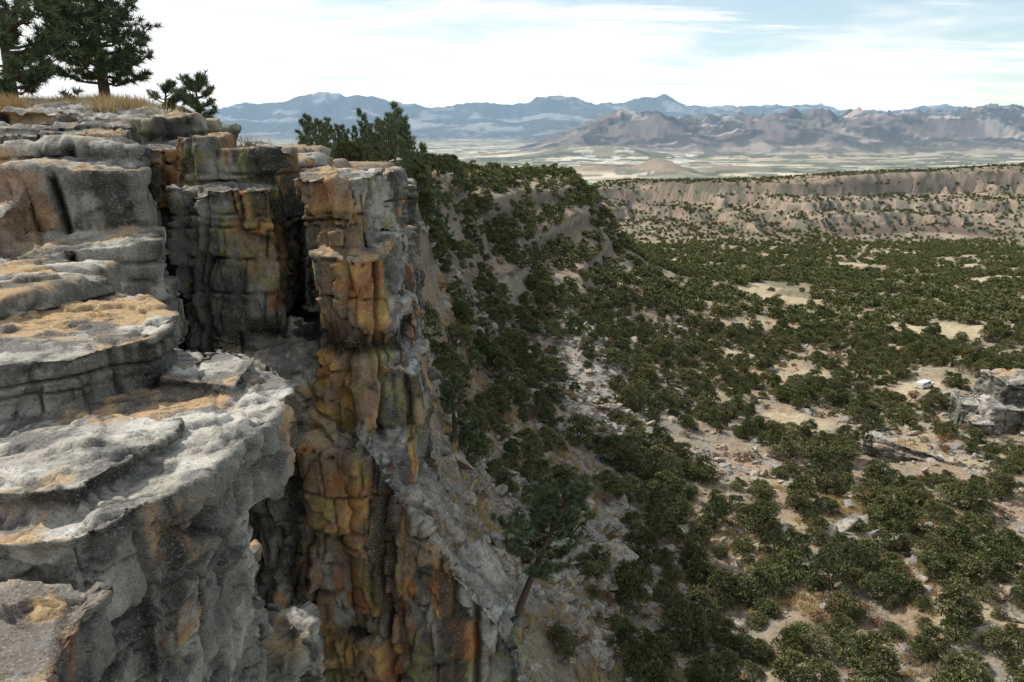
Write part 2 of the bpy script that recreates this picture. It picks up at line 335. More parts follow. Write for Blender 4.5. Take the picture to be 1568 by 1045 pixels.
nn=T.noise(P_,.9,7,.72); n2=T.noise(P_,4,4,.7)
c=T.mix(1.0,at,T.mix(nn,(.35,.35,.36),(1.7,1.67,1.6)),'MULTIPLY'); c=T.mix(T.math('MULTIPLY',T.ss(n2,.54,.62),.6),c,(.10,.095,.065))
c=T.mix(T.math('MULTIPLY',T.ss(n2,.44,.37),.6),c,(.38,.34,.27))
bp=T.node('ShaderNodeBump'); bp.inputs['Distance'].default_value=.4; bp.inputs['Strength'].default_value=.9; T.l.new(nn,bp.inputs['Height'])
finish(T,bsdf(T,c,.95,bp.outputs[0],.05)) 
mesh_np('terrain_ground',np.stack([x,y,z],1),F,m,True,col); print('terrain',time.time()-T0)
# ------------------------------------------------------------------ rocks
mF=rock_mat('sandstone_near',1.7,.022); mP=rock_mat('sandstone_cliff',.8,.045); mM=rock_mat('sandstone_weathered',1.0,.04); mB=rock_mat('sandstone_boulder',.35,.1)
rock('sandstone_ledge',[
 ([(-1.56,5.07),(-1.55,4.4),(-1.66,3.6),(-1.95,3.0),(-5.3,2.75),(-5.3,6.5),(-3.4,6.45),(-2.3,6.1),(-1.85,5.75)],-2.25,-1.80,dict(tilt=(.02,-.02),flare=-.05)),
 ([(-1.95,4.95),(-1.93,3.7),(-2.2,3.1),(-5.3,2.8),(-5.3,6.2),(-2.6,5.9)],-6.5,-2.15,dict(flare=-.1)),
 ([(-3.75,4.25),(-3.2,4.5),(-2.85,4.72),(-2.6,5.2),(-2.68,5.85),(-2.95,6.2),(-4.0,6.6),(-5.3,6.8),(-5.3,4.1),(-4.3,4.0)],-1.9,-1.40,dict(tilt=(-.03,.0))),
 ([(-3.8,5.5),(-3.5,6.4),(-5.3,6.9),(-5.3,5.2)],-1.5,-1.25,{}),
 ([(-3.9,6.75),(-5.4,6.6),(-5.4,7.6),(-4.0,7.4)],-5,-1.30,{}),
 ([(-2.5,5.2),(-1.9,4.9),(-1.95,5.6),(-2.4,5.95)],-1.9,-1.70,dict(tilt=(.05,.02))),
 ([(-2.9,3.3),(-2.1,3.35),(-1.95,4.2),(-2.5,4.5),(-3.2,4.1)],-1.9,-1.71,dict(tilt=(.06,-.04))),
 ([(-1.78,2.85),(-1.58,2.1),(-1.2,1.6),(.5,1.3),(.9,.3),(.8,-1.0),(-5.3,-1.0),(-5.3,2.62),(-2.1,2.84)],-2.3,-1.86,dict(tilt=(.0,-.02))),
 ([(-1.85,2.7),(-1.7,2.0),(-1.3,1.5),(.3,1.1),(.6,.3),(.5,-1.0),(-5.3,-1.0),(-5.3,2.9),(-2.2,2.9)],-5.5,-2.2,{}),
 ],.0175,mF,(1.15,.9,.42),.022,.05,.032,5.0,.008,.07,.34,.22,seed=3,smooth=2,theta=.45,S=1.25,stain=-.30,vj=1.9,topa=.95,jw=.014,ftop=.30,tanf=lambda P:.05+.34*sst(4.0,2.6,P[:,1])+.06*sst(-2.6,-3.4,P[:,0]))
rock('sandstone_lower_block',[
 ([(-2.45,6.6),(-2.5,5.6),(-3.9,5.2),(-3.9,7.2),(-2.9,7.1)],-9,-3.95,dict(flare=.1)),
 ([(-2.65,6.4),(-2.65,5.6),(-3.9,5.3),(-3.9,6.9)],-5,-3.25,{}),
 ([(-2.05,6.9),(-2.1,6.2),(-3,6),(-3,7.4)],-9,-4.9,dict(flare=.1))],.03,mF,(.45,.45,.3),.06,.05,.03,4,.01,.06,.25,.35,seed=9,S=1.4,stain=-.3,vj=.8,jw=.022)
rock('sandstone_outcrop',[
 ([(-4.72,9.9),(-5.9,9.3),(-6.6,9.6),(-9.5,9.9),(-9.5,13.0),(-6.1,12.6),(-5.38,11.3)],-8,-.48,dict(tilt=(.0,.02))),
 ([(-4.35,9.0),(-5.4,8.5),(-7.0,8.5),(-7.0,10.2),(-4.85,10.1)],-8,-1.3,dict(tilt=(.02,.1))),
 ([(-5.8,8.4),(-7.2,7.6),(-9.5,7.9),(-9.5,10),(-6.1,9.8)],-8,-1.05,dict(tilt=(.05,.06))),
 ([(-5.1,8.0),(-6.0,7.3),(-9,7.0),(-9,8.8),(-5.3,8.6)],-8,-1.75,dict(tilt=(.03,.05))),
 ([(-6.3,9.7),(-8,9.0),(-9.5,9.2),(-9.5,11.5),(-6.4,11.3)],-3,-.62,dict(tilt=(.0,.12))),
 ([(-5.35,11.0),(-7.0,10.6),(-10.5,11),(-10.5,14.5),(-6.9,14)],-8,-.26,{}),
 ([(-6.3,12.9),(-8.2,12.4),(-12,12.6),(-12,17),(-8.0,16.5)],-8,-.08,{}),
 ([(-7.5,15.2),(-9.5,14.6),(-14,15),(-14,19),(-9.0,18.4)],-8,.02,{}),
 ],.042,mM,(1.7,1.3,.75),.08,.12,.045,2.2,.016,.08,.7,.26,seed=15,smooth=1,theta=.5,S=.9,stain=-.25,vj=2.3,topmix=.75,jw=.03,topa=.8,ftop=.3)
rock('sandstone_pillar',[
 ([(-6.62,15.2),(-5.6,14.7),(-4.66,15.0),(-4.76,17.2),(-6.75,17.6)],-14,-1.12,{}),
 ([(-6.85,16.0),(-6.1,15.7),(-6.03,16.9),(-6.8,17.2)],-2,-.14,dict(top_inset=.04)),
 ([(-5.86,15.8),(-4.75,15.6),(-4.62,17.0),(-5.8,17.3)],-2,-.42,dict(top_inset=.04)),
 ([(-5.9,14.6),(-5.0,14.1),(-4.4,14.5),(-4.5,16),(-5.9,16)],-14,-4.3,dict(flare=.08,tilt=(-.35,.3))),
 ([(-4.24,14.7),(-3.3,14.2),(-2.68,14.5),(-2.72,16.6),(-4.3,16.9)],-3.5,-.9,dict(tilt=(.03,.0))),
 ([(-3.62,13.9),(-2.85,13.55),(-2.3,13.9),(-2.25,16.6),(-4.0,17)],-14,-2.15,dict(flare=.05,tilt=(-.05,.1))),
 ([(-4.05,14.9),(-3.4,14.4),(-3.1,16),(-4.1,16.4)],-14,-2.4,{}),
 ([(-2.6,13.9),(-2.1,14.1),(-2.0,16.4),(-2.7,16.6)],-14,-3.3,dict(flare=.04,tilt=(-.6,0))),
 ([(-2.4,13.8),(-1.9,14.0),(-1.8,16.0),(-2.5,16.2)],-14,-4.5,dict(flare=.04,tilt=(-.5,0))),
 ([(-4.7,14.3),(-3.4,13.8),(-3.3,15.5),(-4.7,15.8)],-14,-4.6,dict(tilt=(-.3,.6))),
 ([(-5.2,13.9),(-3.7,13.35),(-2.4,13.2),(-2.0,13.4),(-2.0,15),(-5.2,15.4)],-15.5,-5.2,dict(tilt=(-.15,1.0),flare=.06)),
 ([(-2.9,13.1),(-1.3,12.65),(.15,12.7),(.2,14.0),(-1.5,14.9),(-2.9,14.9)],-17,-7.5,dict(tilt=(-1.42,.15))),
 ([(-3.75,18.2),(-3.05,18.4),(-2.95,20.0),(-3.8,20.0)],-13,-1.02,dict(flare=.0)),
 ([(-4.8,17.2),(-3.8,17.0),(-3.7,19.0),(-5,19.2)],-13,-1.0,{}),
 ([(-3.3,17.2),(-2.75,17.4),(-2.65,18.9),(-3.3,19)],-13,-3.0,dict(tilt=(-.5,0))),
 ([(-6.9,17.4),(-4.9,17.3),(-4.8,20.0),(-7.2,20.0)],-13,-.75,{}),
 ([(-11,17.6),(-6.7,17.2),(-6.7,20.5),(-11,20.5)],-13,-.4,{}),
 ],.042,mP,(1.7,1.5,2.0),.11,.15,.022,2.0,.02,.06,.8,.23,seed=28,smooth=1,theta=.28,S=.75,stain=.72,vj=1.55,jw=.035)
bl=[]
def hz(xq,yq): return float(H(np.array([xq]),np.array([yq]))[0])
for i in range(60):
    yq=random.uniform(18,33); aq=random.uniform(-.62,-.22); xq=aq*yq
    zt=hz(xq,yq)
    if zt<-2.2 or (yq<20.5 and aq<-.4): continue
    r=random.uniform(.6,1.7); bl.append((rpoly(xq,yq,r*1.3,r*.9,6,random.uniform(-.5,.5)),zt-1.2,zt+random.uniform(-.1,.22),dict(tilt=(random.uniform(-.06,.06),random.uniform(-.06,.06)))))
for (xq,yq,zq,r) in [(-5.7,24,-1.7,1.3),(-6.7,27,-1.8,1.8),(-6.2,31,-2.3,1.6),(-6.8,35,-2.6,1.9),(-7.6,40,-2.9,2.2),(-8.0,46,-3.1,2.2),(-8.6,52,-3.4,2.4),(-9.6,58,-3.7,2.4),(-5.2,22,-3.2,1.3),(-5.2,27,-4.5,1.4),(-5.8,33,-4.8,1.6),(-6.6,40,-5.2,1.8)]:
    bl.append((rpoly(xq,yq,r,r*1.3,6),zq-7,zq,dict(flare=.08,tilt=(random.uniform(-.08,.05),0))))
rock('cliff_rim_rocks',bl,.085,mM,(1.8,1.6,.8),.12,.16,.07,1.8,.03,.10,.8,.25,seed=41,smooth=0,S=.7,stain=.3,vj=2.2,topmix=.8,jw=.06)
z0=hz(58,82)
rock('sandstone_boulder_outcrop',[
 ([(53.5,80),(57,78.8),(63,79),(64,86),(55,86)],z0-3,z0+3.4,dict(flare=.1,tilt=(.1,0),top_inset=.1)),
 ([(55.5,81),(63,80.5),(64,87),(56,87)],z0-3,z0+5.6,dict(top_inset=.12,flare=.05)),
 ([(51.5,79.5),(54,78.5),(55,82),(52.5,83)],z0-3,z0+1.5,dict(top_inset=.15)),
 ([(52,83),(55,82),(56,86),(53,87)],z0-3,z0+2.6,dict(top_inset=.15))],.13,mB,(2.4,2.2,1.6),.2,.18,.12,.9,.04,.3,1.4,.3,seed=51,smooth=1,S=.2,stain=-.8,vj=3,jw=.07,tanf=lambda P:P[:,0]*0+.1)
z0=hz(42,73)
rock('tilted_rock_slab',[
 ([(38,76.5),(39.2,75.6),(47,71.2),(48.2,73.0),(41,77.5)],z0-.8,z0+1.1,dict(tilt=(-.22,.0))),
 ([(39,75.2),(46.6,70.4),(47.2,71.4),(40,76)],z0-1.5,z0+.3,dict(tilt=(-.2,0)))],.12,mB,(2.4,2.4,.5),.12,.15,.1,2.5,.03,.12,.9,.25,seed=55,smooth=1,S=.3,stain=-.1,vj=3,jw=.08,tanf=lambda P:P[:,0]*0+.15)
# ------------------------------------------------------------------ foliage
def leafmat(name,c1,c2):
    m,T=newmat(name)
    at=T.node('ShaderNodeVertexColor',layer_name='col').outputs[0]; rd=T.node('ShaderNodeObjectInfo').outputs['Random']
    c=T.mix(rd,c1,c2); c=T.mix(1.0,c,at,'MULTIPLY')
    finish(T,bsdf(T,c,.75,None,.15),False); return m
mJ=leafmat('juniper_foliage',(.090,.108,.048),(.155,.155,.08))
mN=leafmat('pine_needles',(.095,.13,.07),(.13,.16,.09))
mO=leafmat('scrub_oak_foliage',(.22,.11,.06),(.24,.215,.17))
mG=leafmat('dry_grass_blades',(.42,.30,.15),(.48,.38,.2))
m,T=newmat('bark'); P_=T.node('ShaderNodeNewGeometry').outputs['Position']
n=T.noise(T.vm('MULTIPLY',P_,(1,1,.3)),14,4,.7)
finish(T,bsdf(T,T.mix(n,(.05,.04,.03),(.17,.12,.09)),.95),False); mBark=m
def rdir(n,r=rng):
    v=r.normal(size=(n,3)); return v/np.linalg.norm(v,axis=1)[:,None]
def leaves(cent,dirs,L,Wd):
    n=len(cent); s=np.cross(dirs,rdir(n)); s/=np.linalg.norm(s,axis=1)[:,None]+1e-9
    L=np.asarray(L).reshape(-1,1)*np.ones((n,1)); Wd=np.asarray(Wd).reshape(-1,1)*np.ones((n,1))
    V=np.stack([cent-s*Wd,cent+s*Wd,cent+dirs*L],1).reshape(-1,3)
    return V,np.arange(3*n).reshape(n,3)
def tube(pts,rad,k=6):
    pts=np.asarray(pts,float); V=[];F=[]
    for i,p in enumerate(pts):
        t=pts[min(i+1,len(pts)-1)]-pts[max(i-1,0)]; t/=np.linalg.norm(t)+1e-9
        u=np.cross(t,[.3,.9,.1]); u/=np.linalg.norm(u); w=np.cross(t,u)
        for j in range(k):
            an=6.283*j/k; V.append(p+rad[i]*(u*math.cos(an)+w*math.sin(an)))
        if i:
            for j in range(k): F.append([(i-1)*k+j,(i-1)*k+(j+1)%k,i*k+(j+1)%k,i*k+j])
    return np.array(V),np.array(F)
def tree_obj(name,tubes,LV,LC,leafm,linked=True):
    V=[];F=[];o=0;mi=[];C_=[]
    for tv,tf in tubes:
        V.append(tv);F+= (tf+o).tolist();o+=len(tv);mi+=[0]*len(tf);C_.append(np.ones((len(tv),3)))
    nl=len(LV)//3; V.append(LV); F+=(np.arange(nl*3).reshape(-1,3)+o).tolist(); mi+=[1]*nl; C_.append(LC)
    V=np.concatenate(V); me=bpy.data.meshes.new(name); me.from_pydata(V.tolist(),[],F)
    me.materials.append(mBark); me.materials.append(leafm); me.polygons.foreach_set('material_index',mi)
    setcol(me,np.concatenate(C_)); me.update()
    o=bpy.data.objects.new(name,me)
    if linked: link(o)
    return o
def juniper(name,R,Ht,nc,nl,ls,leafm,squash=.8,seed=0):
    r=np.random.default_rng(seed); cs=[];tubes=[]
    for i in range(nc):
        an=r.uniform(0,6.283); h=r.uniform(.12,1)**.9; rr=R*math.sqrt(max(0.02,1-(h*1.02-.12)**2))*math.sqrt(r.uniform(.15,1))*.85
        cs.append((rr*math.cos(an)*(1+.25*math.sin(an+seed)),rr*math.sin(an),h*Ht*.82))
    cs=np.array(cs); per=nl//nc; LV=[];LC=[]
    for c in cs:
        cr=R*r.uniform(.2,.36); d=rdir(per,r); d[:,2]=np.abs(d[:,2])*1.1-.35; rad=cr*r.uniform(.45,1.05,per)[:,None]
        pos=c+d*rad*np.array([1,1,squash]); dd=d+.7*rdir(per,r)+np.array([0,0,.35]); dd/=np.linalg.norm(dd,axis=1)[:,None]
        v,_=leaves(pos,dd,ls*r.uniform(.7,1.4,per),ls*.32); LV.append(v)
        sh=r.uniform(.65,1.35)*(.6+.5*np.clip((rad[:,0]/cr),0,1))*r.uniform(.8,1.2,per)  # random clump tone, plus depth shade painted in: inner leaves darker
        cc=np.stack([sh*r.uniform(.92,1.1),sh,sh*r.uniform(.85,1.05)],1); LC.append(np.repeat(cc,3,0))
    for i in range(4):
        c=cs[i]; tubes.append(tube([(0,0,-.4),(c[0]*.2,c[1]*.2,c[2]*.4),c],[.14*R/1.6,.09*R/1.6,.03],5))
    return tree_obj(name,tubes,np.concatenate(LV),np.concatenate(LC),leafm,False)
def pine(name,Ht,spread,seed,lean=(0,0),start=.15,nl=26,nw=13,linked=True,tuftn=24,nlen=.24,irregular=.5,trunk=.17,flat=.65):
    r=np.random.default_rng(seed); tubes=[]
    tp=np.array([(lean[0]*t+.12*math.sin(3*t+seed)*t,lean[1]*t,Ht*t) for t in np.linspace(0,1,9)]); tp[0,2]=-.5
    tubes.append(tube(tp,[trunk*(1-.85*t)+.015 for t in np.linspace(0,1,9)],8))
    tc=[];td=[]
    nb=int(nl*Ht/4)
    for i in range(nb):
        h=start+(1-start)*(i+r.uniform(0,1))/nb; h=min(h,.98); an=r.uniform(0,6.283)
        hh=(h-start)/(1-start); L=spread*(1-hh)**flat*(.45+.55*min(1,hh*3.5))*r.uniform(1-irregular,1.12)+.25
        b0=np.array([np.interp(h,np.linspace(0,1,9),tp[:,k]) for k in range(3)])
        up=.12+.55*hh; d=np.array([math.cos(an),math.sin(an),up+r.uniform(-.15,.2)]); d/=np.linalg.norm(d)
        pts=[b0+d*L*t+np.array([0,0,-.10*L*math.sin(t*3.0)+.16*L*t*t])+r.normal(size=3)*.03*L*(t>0) for t in np.linspace(0,1,5)]
        tubes.append(tube(pts,[.045*(L/1.5)*(1-.8*t)+.008 for t in np.linspace(0,1,5)],4))
        for k in range(nw):
            t=r.uniform(.3,1)**.8; q=np.array([np.interp(t,np.linspace(0,1,5),[p_[j] for p_ in pts]) for j in range(3)])
            sd=rdir(1,r)[0]; sd[2]=abs(sd[2])*.5; sd=sd+d*.7; sd/=np.linalg.norm(sd); e=q+sd*r.uniform(.1,.45)*max(.5,L/1.6)
            if k%3==0: tubes.append(tube([q,e],[.012,.006],3))
            tc.append(e); td.append(sd)
    tc=np.array(tc); td=np.array(td); n=len(tc); c=np.repeat(tc,tuftn,0); d=np.repeat(td,tuftn,0)*.6+rdir(n*tuftn,r)*.85+np.array([0,0,.25]); d/=np.linalg.norm(d,axis=1)[:,None]
    c=c-np.repeat(td,tuftn,0)*r.uniform(0,.2,n*tuftn)[:,None]
    v,_=leaves(c,d,nlen*r.uniform(.7,1.2,n*tuftn),nlen*.075)
    sh=np.repeat(r.uniform(.6,1.45,n),tuftn)*r.uniform(.8,1.25,n*tuftn); cc=np.repeat(np.stack([sh,sh,sh*.95],1),3,0)
    return tree_obj(name,tubes,v,cc,mN,linked)
def scatter(name,pts,scl,rot,ids,protos):
    col_=bpy.data.collections.new(name+'_kinds')
    for o in protos: col_.objects.link(o)
    me=bpy.data.meshes.new(name); me.vertices.add(len(pts)); me.vertices.foreach_set('co',np.asarray(pts,dtype=np.float32).ravel())
    a=me.attributes.new('scl','FLOAT_VECTOR','POINT'); a.data.foreach_set('vector',np.asarray(scl,dtype=np.float32).ravel())
    a=me.attributes.new('rot','FLOAT_VECTOR','POINT'); a.data.foreach_set('vector',np.asarray(rot,dtype=np.float32).ravel())
    a=me.attributes.new('idx','INT','POINT'); a.data.foreach_set('value',np.asarray(ids,dtype=np.int32))
    o=link(bpy.data.objects.new(name,me))
    g=bpy.data.node_groups.new(name,'GeometryNodeTree'); g.interface.new_socket('Geometry',in_out='INPUT',socket_type='NodeSocketGeometry'); g.interface.new_socket('Geometry',in_out='OUTPUT',socket_type='NodeSocketGeometry')
    gi=g.nodes.new('NodeGroupInput'); go=g.nodes.new('NodeGroupOutput'); ip=g.nodes.new('GeometryNodeInstanceOnPoints'); ci=g.nodes.new('GeometryNodeCollectionInfo')
    ci.inputs['Collection'].default_value=col_; ci.inputs['Separate Children'].default_value=True; ci.inputs['Reset Children'].default_value=True
    def na_(t,nm):
        q=g.nodes.new('GeometryNodeInputNamedAttribute'); q.data_type=t; q.inputs['Name'].default_value=nm; return q.outputs['Attribute']
    L=g.links.new; L(gi.outputs[0],ip.inputs['Points']); L(ci.outputs[0],ip.inputs['Instance']); ip.inputs['Pick Instance'].default_value=True
    L(na_('INT','idx'),ip.inputs['Instance Index']); L(na_('FLOAT_VECTOR','rot'),ip.inputs['Rotation']); L(na_('FLOAT_VECTOR','scl'),ip.inputs['Scale']); L(ip.outputs[0],go.inputs[0])
    o.modifiers.new('scatter','NODES').node_group=g; print('SC',name,len(pts),round(time.time()-T0,1)); return o
def sample(n,amin,amax,y0,y1,seed):
    r=np.random.default_rng(seed); yq=np.sqrt(r.uniform(y0*y0,y1*y1,n)); aq=r.uniform(amin,amax,n); return aq*yq,yq,r
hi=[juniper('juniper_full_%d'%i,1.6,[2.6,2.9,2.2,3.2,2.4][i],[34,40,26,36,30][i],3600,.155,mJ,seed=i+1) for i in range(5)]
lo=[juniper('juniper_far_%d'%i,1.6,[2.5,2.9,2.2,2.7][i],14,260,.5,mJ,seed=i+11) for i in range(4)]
x1,y1,r=sample(9000,-.22,1.05,19,150,5); p=np.stack([x1,y1,x1*0],1); zt=H(x1,y1); a=x1/y1
dens=.58+.9*fbm(p/11,3,201)*1.6; dens=np.where(a<.17,dens*.55,dens); dens=np.where((a<.05)&(y1>42),dens*1.9,dens); dens*=(1-clearing(x1,y1))
scr=np.exp(-((a-.10)/.04)**2)*sst(34,45,y1)*(1-sst(85,110,y1)); dens*=(1-.8*scr)
dens*=np.where((zt>-11)&(a<-.1)&(y1<62),0,1); dens*=np.where(y1<30,.7,1)
keep=(r.uniform(0,1,len(x1))<dens)
keep&=~((np.abs(x1-57)<6)&(np.abs(y1-81.5)<5)); keep&=~((np.abs(x1-56)<4)&(y1>70)&(y1<82)); keep&=~((np.abs(x1-43)<5.5)&(np.abs(y1-73)<4)); keep&=~((np.abs(x1-41)<5.0)&(y1>66)&(y1<74)); keep&=~((np.abs(x1-57)<5)&(np.abs(y1-99)<7)); keep&=~((a>-.10)&(a<.12)&(y1<40)&(r.uniform(0,1,len(x1))<.88))
x1,y1,zt=x1[keep],y1[keep],zt[keep]; order=[];cell={}
for i in range(len(x1)):
    k=(int(x1[i]//2.05),int(y1[i]//2.05))
    if k in cell: continue
    cell[k]=1; order.append(i)
order=np.array(order); x1,y1,zt=x1[order],y1[order],zt[order]; n=len(x1)
s=r.uniform(.5,1.05,n)*np.where(r.uniform(0,1,n)<.35,.55,1); sc=np.stack([s*r.uniform(.85,1.2,n),s*r.uniform(.85,1.2,n),s*r.uniform(.85,1.3,n)],1)
scatter('juniper_woodland',np.stack([x1,y1,zt-.1],1),sc,np.stack([r.normal(0,.06,n),r.normal(0,.06,n),r.uniform(0,6.28,n)],1),r.integers(0,5,n),hi)
x1,y1,r=sample(70000,-.2,.95,150,900,6); p=np.stack([x1,y1,x1*0],1); a=x1/y1
dens=np.clip(.72+1.3*fbm(p/22,3,202),0,1); dens*=(1-clearing(x1,y1)); dens=np.where((y1<300)&(a<.17),dens*.62,dens)
dens=np.where(y1>500,(.52+.6*fbm(p/35,3,203)),dens); dens=np.where((y1>300)&(a<.02),0,dens)
dens*=np.where(y1<480,1.0,.8)*np.where(y1<300,1.8,1.15)*.6
keep=r.uniform(0,1,len(x1))<dens; x1,y1=x1[keep],y1[keep]; zt=H(x1,y1); n=len(x1)
s=r.uniform(.6,1.2,n)*np.where(y1>500,.8,1); sc=np.stack([s,s,s*r.uniform(.8,1.1,n)],1)
scatter('distant_juniper_woodland',np.stack([x1,y1,zt-.15],1),sc,np.stack([0*s,0*s,r.uniform(0,6.28,n)],1),r.integers(0,4,n),lo)
sh=[juniper('scrub_%d'%i,.8,.8,12,700,.09,mO,seed=i+31) for i in range(3)]
x1,y1,r=sample(2600,-.1,.95,18,160,9); p=np.stack([x1,y1,x1*0],1); keep=(fbm(p/12,3,205)+r.uniform(-.4,.4,len(x1))>.05)&(clearing(x1,y1)<.3); x1,y1=x1[keep],y1[keep]; n=len(x1); s=r.uniform(.4,1.3,n)
scatter('scrub_oak_brush',np.stack([x1,y1,H(x1,y1)-.05],1),np.stack([s,s,s],1),np.stack([0*s,0*s,r.uniform(0,6.28,n)],1),r.integers(0,3,n),sh)
m,T=newmat('boulder_stone'); oc=T.node('ShaderNodeTexCoord').outputs['Object']; rd=T.node('ShaderNodeObjectInfo').outputs['Random']
n=T.noise(oc,3,5,.7); c=T.mix(rd,(.26,.255,.24),(.44,.37,.28)); c=T.mix(T.ss(n,.4,.65),c,(.14,.13,.115))
finish(T,bsdf(T,c,.9),False); mB2=m
def boulder(i):
    r=np.random.default_rng(300+i); bm=bmesh.new()
    for _ in range(12): bm.verts.new(tuple(r.uniform(-1,1,3)*np.array([1,.75,.45])))
    bmesh.ops.convex_hull(bm,input=bm.verts[:]); bmesh.ops.delete(bm,geom=[v for v in bm.verts if not v.link_faces],context='VERTS')
    bmesh.ops.bevel(bm,geom=bm.edges[:],offset=.05,segments=1,affect='EDGES')
    me=bpy.data.meshes.new('boulder'); bm.to_mesh(me); bm.free(); me.materials.append(mB2); return bpy.data.objects.new('boulder_%d'%i,me)
bs=[boulder(i) for i in range(8)]
x1,y1,r=sample(32000,-.15,1.0,16,150,12); xb,yb,_=sample(4500,-.16,.16,14,48,77); x1=np.concatenate([x1,xb]); y1=np.concatenate([y1,yb]); a=x1/y1; p=np.stack([x1,y1,x1*0],1)
dd=.12+1.0*np.exp(-((a-.09)/.07)**2)*sst(32,45,y1)*(1-sst(100,130,y1))+.6*sst(.05,.3,fbm(p/10,3,207))+.12*(a<.25)
dd*=(1-sst(.2,.6,clearing(x1,y1)))*np.where(y1>100,.4,1)
keep=r.uniform(0,1,len(x1))<dd; x1,y1,a=x1[keep],y1[keep],a[keep]; n=len(x1); s=.13+.75*r.uniform(0,1,n)**4+.12*r.uniform(0,1,n); s*=np.where(r.uniform(0,1,n)<.03,1.9,1); s*=np.where(y1<30,.6,1)
scatter('talus_boulders',np.stack([x1,y1,H(x1,y1)+s*.1],1),np.stack([s,s,s],1),np.stack([r.normal(0,.3,n),r.normal(.2,.3,n),r.uniform(0,6.28,n)],1),r.integers(0,8,n),bs)
def tuft(i):
    r=np.random.default_rng(400+i); n=60; c=np.stack([r.normal(0,.12,n),r.normal(0,.12,n),np.zeros(n)],1); d=rdir(n,r)*.45; d[:,2]=1; d/=np.linalg.norm(d,axis=1)[:,None]
    v,_=leaves(c,d,r.uniform(.2,.5,n),.012); return tree_obj('grass_tuft_%d'%i,[],v,np.repeat(np.repeat(r.uniform(.7,1.2,n)[:,None],3,1),3,0),mG,False)
ts=[tuft(i) for i in range(3)]
x1,y1,r=sample(4200,-.75,-.3,22,42,14); p=np.stack([x1,y1,x1*0],1); zt=H(x1,y1); keep=(zt>-1.2)&(fbm(p/2.5,3,208)+r.uniform(-.2,.2,len(x1))>.0)&((x1/y1<-.45)|(r.uniform(0,1,len(x1))<.25)); x1,y1,zt=x1[keep],y1[keep],zt[keep]; n=len(x1); s=r.uniform(.6,1.4,n)
scatter('dry_grass',np.stack([x1,y1,zt+.12],1),np.stack([s,s,s],1),np.stack([0*s,0*s,r.uniform(0,6.28,n)],1),r.integers(0,3,n),ts)
x1,y1,r=sample(9000,-.1,.7,16,65,15); p=np.stack([x1,y1,x1*0],1); keep=(fbm(p/5,3,209)+r.uniform(-.3,.3,len(x1))>.05); x1,y1=x1[keep],y1[keep]; n=len(x1); s=r.uniform(.6,1.5,n)
scatter('slope_dry_grass',np.stack([x1,y1,H(x1,y1)],1),np.stack([s,s,s*.8],1),np.stack([0*s,0*s,r.uniform(0,6.28,n)],1),r.integers(0,3,n),[t.copy() for t in ts])
def put(o,xq,yq,dz=0.0,rot=0): o.location=(xq,yq,hz(xq,yq)+dz); o.rotation_euler=(0,0,rot); return o
put(pine('pine_tree',7.2,2.8,1,lean=(-.3,0),start=.12,nl=52,nw=20,tuftn=34,nlen=.28,trunk=.2,flat=.5,irregular=.4),-15.3,30,.1)
put(pine('pine_tree',6.0,2.8,2,start=.03,nl=48,nw=19,tuftn=32,flat=.5,nlen=.27),-16.6,26.5,.1)
put(pine('pine_tree',1.9,.85,3,start=.1,nl=60,nw=12,tuftn=26,nlen=.2,trunk=.06),-11.4,29,.1)
put(pine('pine_tree',1.2,.7,4,start=.05,nl=60,nw=8,tuftn=22,nlen=.18,trunk=.05),-12.6,29,.1)
put(pine('pine_tree',6.0,1.9,5,lean=(2.1,.4),start=.45,nl=36,nw=19,tuftn=32,irregular=.6,trunk=.16,nlen=.25,flat=.45),-.05,26,-.1)
put(pine('pine_tree',4.2,1.1,9,start=.15,nl=30,nw=12,tuftn=26),-2.9,36,-.1)
dp=[pine('distant_pine_%d'%i,4.6,1.25,20+i,start=.12,nl=22,nw=8,linked=False,tuftn=14,nlen=.4) for i in range(4)]
L=[(-.262,62,.8),(-.257,66,.85),(-.245,64,.75),(-.235,60,.7),(-.222,68,.7),(-.19,62,.85),(-.183,66,.65),(-.165,63,.7),(-.158,68,.85),(-.148,66,1.0),(-.138,72,1.15),(-.128,75,1.0),(-.117,80,1.35),(-.108,84,1.1),(-.19,75,.7),(-.15,60,.7),(-.085,95,.9),(-.075,120,1.0),(-.14,58,.8),(-.125,64,.8),(-.165,70,.75),(-.1,90,1.1),(-.178,60,.6),(-.133,66,.95),(-.112,74,1.0),(-.21,66,.6),(-.2,70,.7),(-.25,60,.7),(-.17,76,.9),(-.153,78,1.0),(-.144,80,1.1),(-.121,70,.9),(-.105,78,1.0),(-.095,84,1.0),(-.215,72,.75),(-.228,62,.6),(-.24,70,.8),(-.16,60,.6)]
pt=[(a_*y_,y_,hz(a_*y_,y_)-.1) for a_,y_,s_ in L]; s=np.array([l[2] for l in L])
scatter('distant_pine_trees',pt,np.stack([s*.8,s*.8,s],1),np.stack([0*s,0*s,rng.uniform(0,6,len(s))],1),rng.integers(0,4,len(s)),dp)
